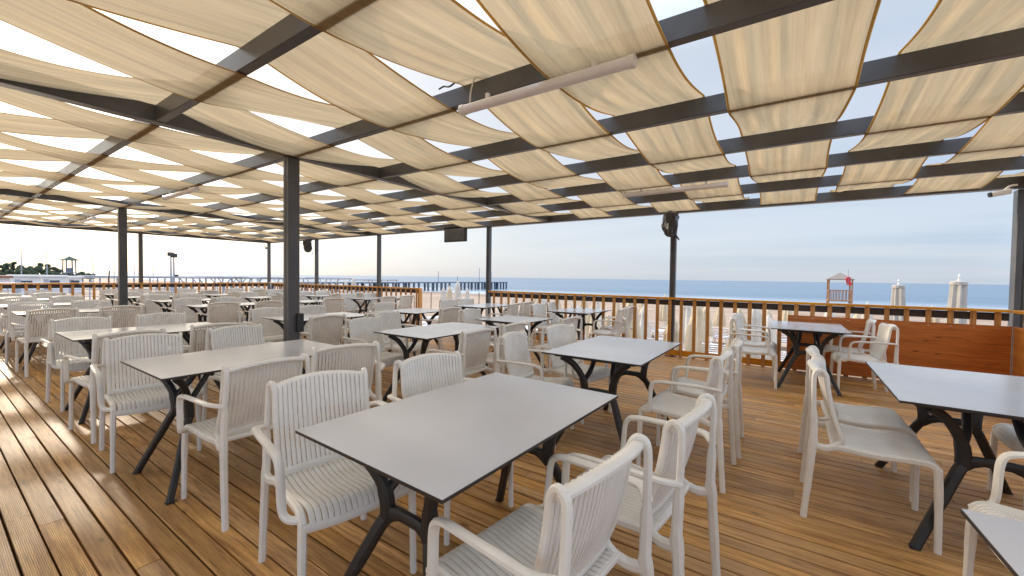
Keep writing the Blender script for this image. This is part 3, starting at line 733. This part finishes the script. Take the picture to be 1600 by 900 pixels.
# left background
def lamp_post(px, py, Y, lab):
    p = atY(px, py, Y); gz = ground_z(p.x); h = p.z-gz
    o = empty('lamp_post', (p.x,p.y,gz), 0, lab, 'lamp post', 'tall thin lamp posts far left')
    MB().sweep([(0,0,-.2),(0,0,h)], [.09,.05], n=6).build('pole', M['far_metal'], o)
    MB().sweep(smooth_path([(0,0,h-.1),(-.5,0,h+.15),(-1.1,0,h+.1)]), .05, n=6).build('lamp_arm', M['far_metal'], o)
for k, (px, py) in enumerate(((33,388),(73,392),(145,397),(178,399),(209.5,400),(239,402))):
    lamp_post(px, py, (105,112,122,131,140,149)[k], 'tall thin pale lamp post over far left beach, %s from the left' % ORD[k])
def flood(px, py, Y, lab, two):
    p = atY(px, py, Y); gz = ground_z(p.x); h = p.z-gz
    o = empty('floodlight_mast', (p.x,p.y,gz), R(40), lab, 'floodlight', 'floodlights on masts')
    MB().sweep([(0,0,-.2),(0,0,h)], [.12,.07], n=8).build('mast', M['far_metal'], o)
    MB().bbox(-.35,.35,-.2,.2,h-.02,h+.45,.05).build('lamp_head', M['black_plastic'], o)
    if two: MB().bbox(.02,.6,-.15,.15,h-2.3,h-2.05,.04).build('lamp_head', M['black_plastic'], o)
flood(267,400,62,'left dark floodlight on a mast beyond the left railing',False); flood(271.5,402,60,'right dark floodlight mast with lower second lamp, left background',True)
# watchtower with green roof
p = atY(108,400,80); gz = ground_z(p.x); zt = p.z-gz
o = empty('watchtower', (p.x,p.y,gz), R(12), 'watchtower with dark green hipped roof on far left beach', 'tower')
for sx in (-1,1):
    for sy in (-1,1): MB().sweep([(sx*.52,sy*.52,-.2),(sx*.44,sy*.44,zt-.5)], .07, n=6).build('post', M['pier'], o)
rf = MB(); b = .68; rf.v += [(-b,-b,zt-.5),(b,-b,zt-.5),(b,b,zt-.5),(-b,b,zt-.5),(0,0,zt),(-b,-b,zt-.6),(b,-b,zt-.6),(b,b,zt-.6),(-b,b,zt-.6)]
rf.f += [(0,1,4),(1,2,4),(2,3,4),(3,0,4),(5,6,1,0),(6,7,2,1),(7,8,3,2),(8,5,0,3),(8,7,6,5)]; rf.build('roof', M['green_roof'], o, smooth=False)
MB().bbox(-.5,.5,-.5,.5,zt-2.3,zt-2.2,.004).build('platform', M['pier'], o); MB().bbox(-.5,.2,-.53,-.48,zt-2.19,zt-1.6,.004).build('parapet', M['pier'], o)
# cabins
def cabin(px0, px1, pyt, Y, roof, lab):
    a, b = atY(px0, pyt, Y), atY(px1, pyt, Y); gz = ground_z(a.x); h = a.z-gz; w = (b.x-a.x)/2
    o = empty('beach_cabin', ((a.x+b.x)/2,Y+1.5,gz), 0, lab, 'cabin', 'low cabins on the far left beach')
    MB().box(-w,w,-1.5,1.5,-.3,h-.15).build('wall', M['far_wall'], o, smooth=False)
    MB().box(-w-.15,w+.15,-1.7,1.7,h-.149,h).build('roof', roof, o, smooth=False)
    nn = max(1, int(w*2/1.6))
    for i in range(nn):
        x = -w+(i+.5)*2*w/nn; MB().box(x-.35,x+.35,-1.53,-1.501,h*.42,h*.75).build('window', M['far_glass'], o, smooth=False)
    MB().box(-w+.1,-w+.45,-1.525,-1.501,0,h*.8).build('door', M['far_metal'], o, smooth=False)
cabin(-40,15,430.5,46,M['far_roof'],'low cabin with brown red roof at the left picture edge')
cabin(20,62,429.5,60,M['far_wall'],'white flat roofed beach cabin right of the red roofed one')
cabin(66,104,430,64,M['far_wall'],'white flat roofed beach cabin under the green roofed watchtower')
cabin(106,128,431.5,70,M['far_wall'],'white flat roofed beach cabin, rightmost of the cabins')
o = empty('pipe_fence', (0,38,ground_z(0)), 0, 'grey pipe fence of three rails before the white cabins', 'fence')
for i in range(9): x = -2+i*1.7; MB().sweep([(x,0,-.2),(x,0,1.55)], .03, n=6).build('post', M['far_metal'], o)
for z in (.5,.95,1.4): MB().sweep([(-2.2,0,z),(11.8,0,z)], .022, n=6).build('rail', M['far_metal'], o)
# trees
def tree(px, pyt, Y, wpx, lab, seed):
    r2 = random.Random(seed); p = atY(px, pyt, Y); gz = ground_z(p.x); h = p.z-gz; w = abs((atY(px+wpx/2, pyt, Y)-atY(px-wpx/2, pyt, Y)).x)/2
    o = empty('tree', (p.x,p.y,gz), 0, lab, 'tree', 'trees behind the far left beach')
    t = MB(); t.sweep(smooth_path([(0,0,-.3),(.1,0,h*.3),(0,.1,h*.62)]), [.22]*4+[.15]*4+[.1], n=7)
    for a in range(4): t.sweep([(.05,0,h*(.3+.06*a)),(w*.5*math.cos(a*1.7),w*.5*math.sin(a*1.7),h*(.6+.05*a))], [.09,.03], n=5)
    t.build('trunk', M['trunk'], o)
    c = MB(); cl = [(Vector((r2.uniform(-.75,.75)*w, r2.uniform(-.75,.75)*w, h*r2.uniform(.42,.86))), r2.uniform(.25,.45)*w) for _ in range(11)]
    for ce, rad in cl:
        for _ in range(130):
            d = Vector((r2.gauss(0,1),r2.gauss(0,1),r2.gauss(0,1))).normalized()*rad*r2.random()**.4; d.z *= .7; q = ce+d
            if q.z > h: q.z = h-r2.random()*.3
            u = Vector((r2.gauss(0,1),r2.gauss(0,1),r2.gauss(0,1))).normalized()*.34; v = u.orthogonal().normalized()*.22; b = len(c.v)
            c.v += [tuple(q-u),tuple(q+v),tuple(q+u),tuple(q-v)]; c.f.append((b,b+1,b+2,b+3))
    c.build('crown', M['leaf'], o, smooth=False)
TL = [(-8,418,146,26),(14,421,146,22),(36,420,145,26),(52,421,146,24),(72,422,148,24),(88,424,150,20),(106,425,158,22),(118,427,160,16),(-22,412,150,34),(4,409,150,26),(20,405,152,10),(30,409,150,9),(42,413,148,22),(58,408,150,24),(68,409,156,20),(80,414,150,20),(93,418,152,16),(128,424,165,16),(140,426,170,16)]
for k, (px, py, Y, w) in enumerate(sorted(TL)): tree(px, py, Y, w, 'hazy green tree on the far left skyline, %s from the left' % ORD[k], 30+k)
# bare shade frames and the long low pergola beside the pier
def frame(px, py, Y, lab, sz=1.5):
    p = atY(px, py, Y); gz = ground_z(p.x); h = p.z-gz
    o = empty('gazebo_frame', (p.x,p.y,gz), R(25), lab, 'frame', 'bare metal shade frames on the beach')
    for sx in (-1,1):
        for sy in (-1,1): MB().sweep(smooth_path([(sx*sz*.62,sy*sz*.62,-.2),(sx*sz*.66,sy*sz*.66,h*.55),(sx*sz*.95,sy*sz*.95,h-.05)]), .055, n=6).build('leg', M['far_metal'], o)
    t = MB()
    for s in (-1,0,1): t.sweep([(-sz,s*sz,h),(sz,s*sz,h)], .05, n=6).sweep([(s*sz,-sz,h-.06),(s*sz,sz,h-.06)], .05, n=6)
    t.build('top_grid', M['far_metal'], o)
FL = [(322,433,46),(336,433.5,52),(348,432.5,47),(362,434,54),(376,433,48),(392,434,52),(404,433.5,46),(432,435,52),(470,434.5,48),(505,434,50),(522,435,47),(575,437,50),(598,437,46)]
for k, (px, py, Y) in enumerate(FL): frame(px, py, Y, 'bare grey metal shade frame beyond the railings, %s from the left' % ORD[k])
a = atY(120,430.5,90); b = atY(318,432.5,90); gz = ground_z(20)
o = empty('beach_pergola', (0,90,0), 0, 'long low grey roofed pergola far behind the left railing', 'pergola')
MB().box(a.x,b.x,-2,2,a.z-.35,a.z).build('roof', M['far_metal'], o, smooth=False)
nn = 16
for i in range(nn+1): x = a.x+.2+(b.x-a.x-.4)*i/nn; MB().box(x-.09,x+.09,-1.9,-1.7,-2.2,a.z-.36).build('post', M['far_metal'], o, smooth=False)

# ------------------------------------------------------------------ light
SUN_EL, SUN_AZ = R(17), R(2)          # azimuth measured from +Y towards +X
w = bpy.data.worlds.new('World'); sc.world = w; w.use_nodes = True; nt = w.node_tree; bg = nt.nodes['Background']
sky = nd(nt, 'ShaderNodeTexSky', sky_type='NISHITA'); sky.sun_disc = False; sky.sun_elevation = SUN_EL; sky.sun_rotation = SUN_AZ
sky.air_density = 1.0; sky.dust_density = 1.5; sky.ozone_density = 1.5; sky.altitude = 0
tc = nd(nt, 'ShaderNodeTexCoord'); sp_ = nd(nt, 'ShaderNodeSeparateXYZ'); nt.links.new(tc.outputs['Generated'], sp_.inputs[0])
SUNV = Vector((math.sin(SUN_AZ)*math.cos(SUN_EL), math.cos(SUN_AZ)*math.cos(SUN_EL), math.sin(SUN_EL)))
zz = math_(nt, 'MAXIMUM', sp_.outputs['Z'], 0.0); inv = math_(nt, 'DIVIDE', 1.0, math_(nt, 'ADD', zz, .10))
cv = nd(nt, 'ShaderNodeCombineXYZ'); nt.links.new(math_(nt, 'MULTIPLY', sp_.outputs['X'], inv), cv.inputs[0]); nt.links.new(math_(nt, 'MULTIPLY', sp_.outputs['Y'], inv), cv.inputs[1])
mp = nd(nt, 'ShaderNodeMapping'); mp.inputs['Scale'].default_value = (.75,.20,1); mp.inputs['Rotation'].default_value = (0,0,R(-6)); nt.links.new(cv.outputs[0], mp.inputs[0])
cn = noise(nt, mp.outputs[0], .9, 6, .5); cf = ramp(nt, cn.outputs['Fac'], [(.40, (0,0,0)), (.62, (1,1,1))]).outputs[0]
# bright hazy veil: scattering round the low sun, pale blue away from it
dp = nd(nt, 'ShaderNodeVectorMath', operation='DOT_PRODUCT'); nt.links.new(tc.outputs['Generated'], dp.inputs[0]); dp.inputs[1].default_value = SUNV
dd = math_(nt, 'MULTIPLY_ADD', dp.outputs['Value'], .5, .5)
vr = ramp(nt, dd, [(0, (.60,.74,.96)), (.22, (.55,.68,.88)), (.40, (.262,.328,.422)), (.60, (.315,.365,.435)), (.80, (.39,.41,.44)), (.89, (.49,.49,.495)), (.95, (.66,.64,.60)), (1, (1,.93,.8))])  # sky behind the view brightened beyond scattering, added to fill the interior
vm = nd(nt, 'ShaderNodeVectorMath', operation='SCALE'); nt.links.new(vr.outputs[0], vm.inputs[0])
el = nd(nt, 'ShaderNodeMapRange'); nt.links.new(zz, el.inputs[0]); el.inputs[1].default_value = .46; el.inputs[2].default_value = .85; el.inputs[3].default_value = 13.6; el.inputs[4].default_value = 64  # overhead sky raised too, extra fill for the covered terrace
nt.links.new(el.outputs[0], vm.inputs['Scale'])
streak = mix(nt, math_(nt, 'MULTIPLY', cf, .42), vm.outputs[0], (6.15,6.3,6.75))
# greyer haze band on the horizon
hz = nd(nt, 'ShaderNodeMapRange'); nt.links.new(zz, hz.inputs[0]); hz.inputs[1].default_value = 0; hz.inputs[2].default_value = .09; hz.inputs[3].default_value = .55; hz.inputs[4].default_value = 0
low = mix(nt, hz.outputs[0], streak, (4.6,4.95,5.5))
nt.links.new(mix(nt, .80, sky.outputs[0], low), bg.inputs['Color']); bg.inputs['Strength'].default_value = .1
sl = bpy.data.lights.new('sun', 'SUN'); sl.energy = 2.2; sl.angle = R(2.0); sl.color = (1,.86,.68)
so = bpy.data.objects.new('sun', sl); col.objects.link(so)
d = Vector((math.sin(SUN_AZ)*math.cos(SUN_EL), math.cos(SUN_AZ)*math.cos(SUN_EL), math.sin(SUN_EL)))
so.rotation_euler = d.to_track_quat('Z', 'Y').to_euler(); so.location = (0,30,20)
vs = sc.view_settings; vs.view_transform = 'Standard'; vs.look = 'None'; vs.exposure = 0.62; vs.gamma = 1; vs.use_curve_mapping = False
sc.cycles.max_bounces = 8; sc.cycles.transparent_max_bounces = 12; sc.cycles.diffuse_bounces = 5
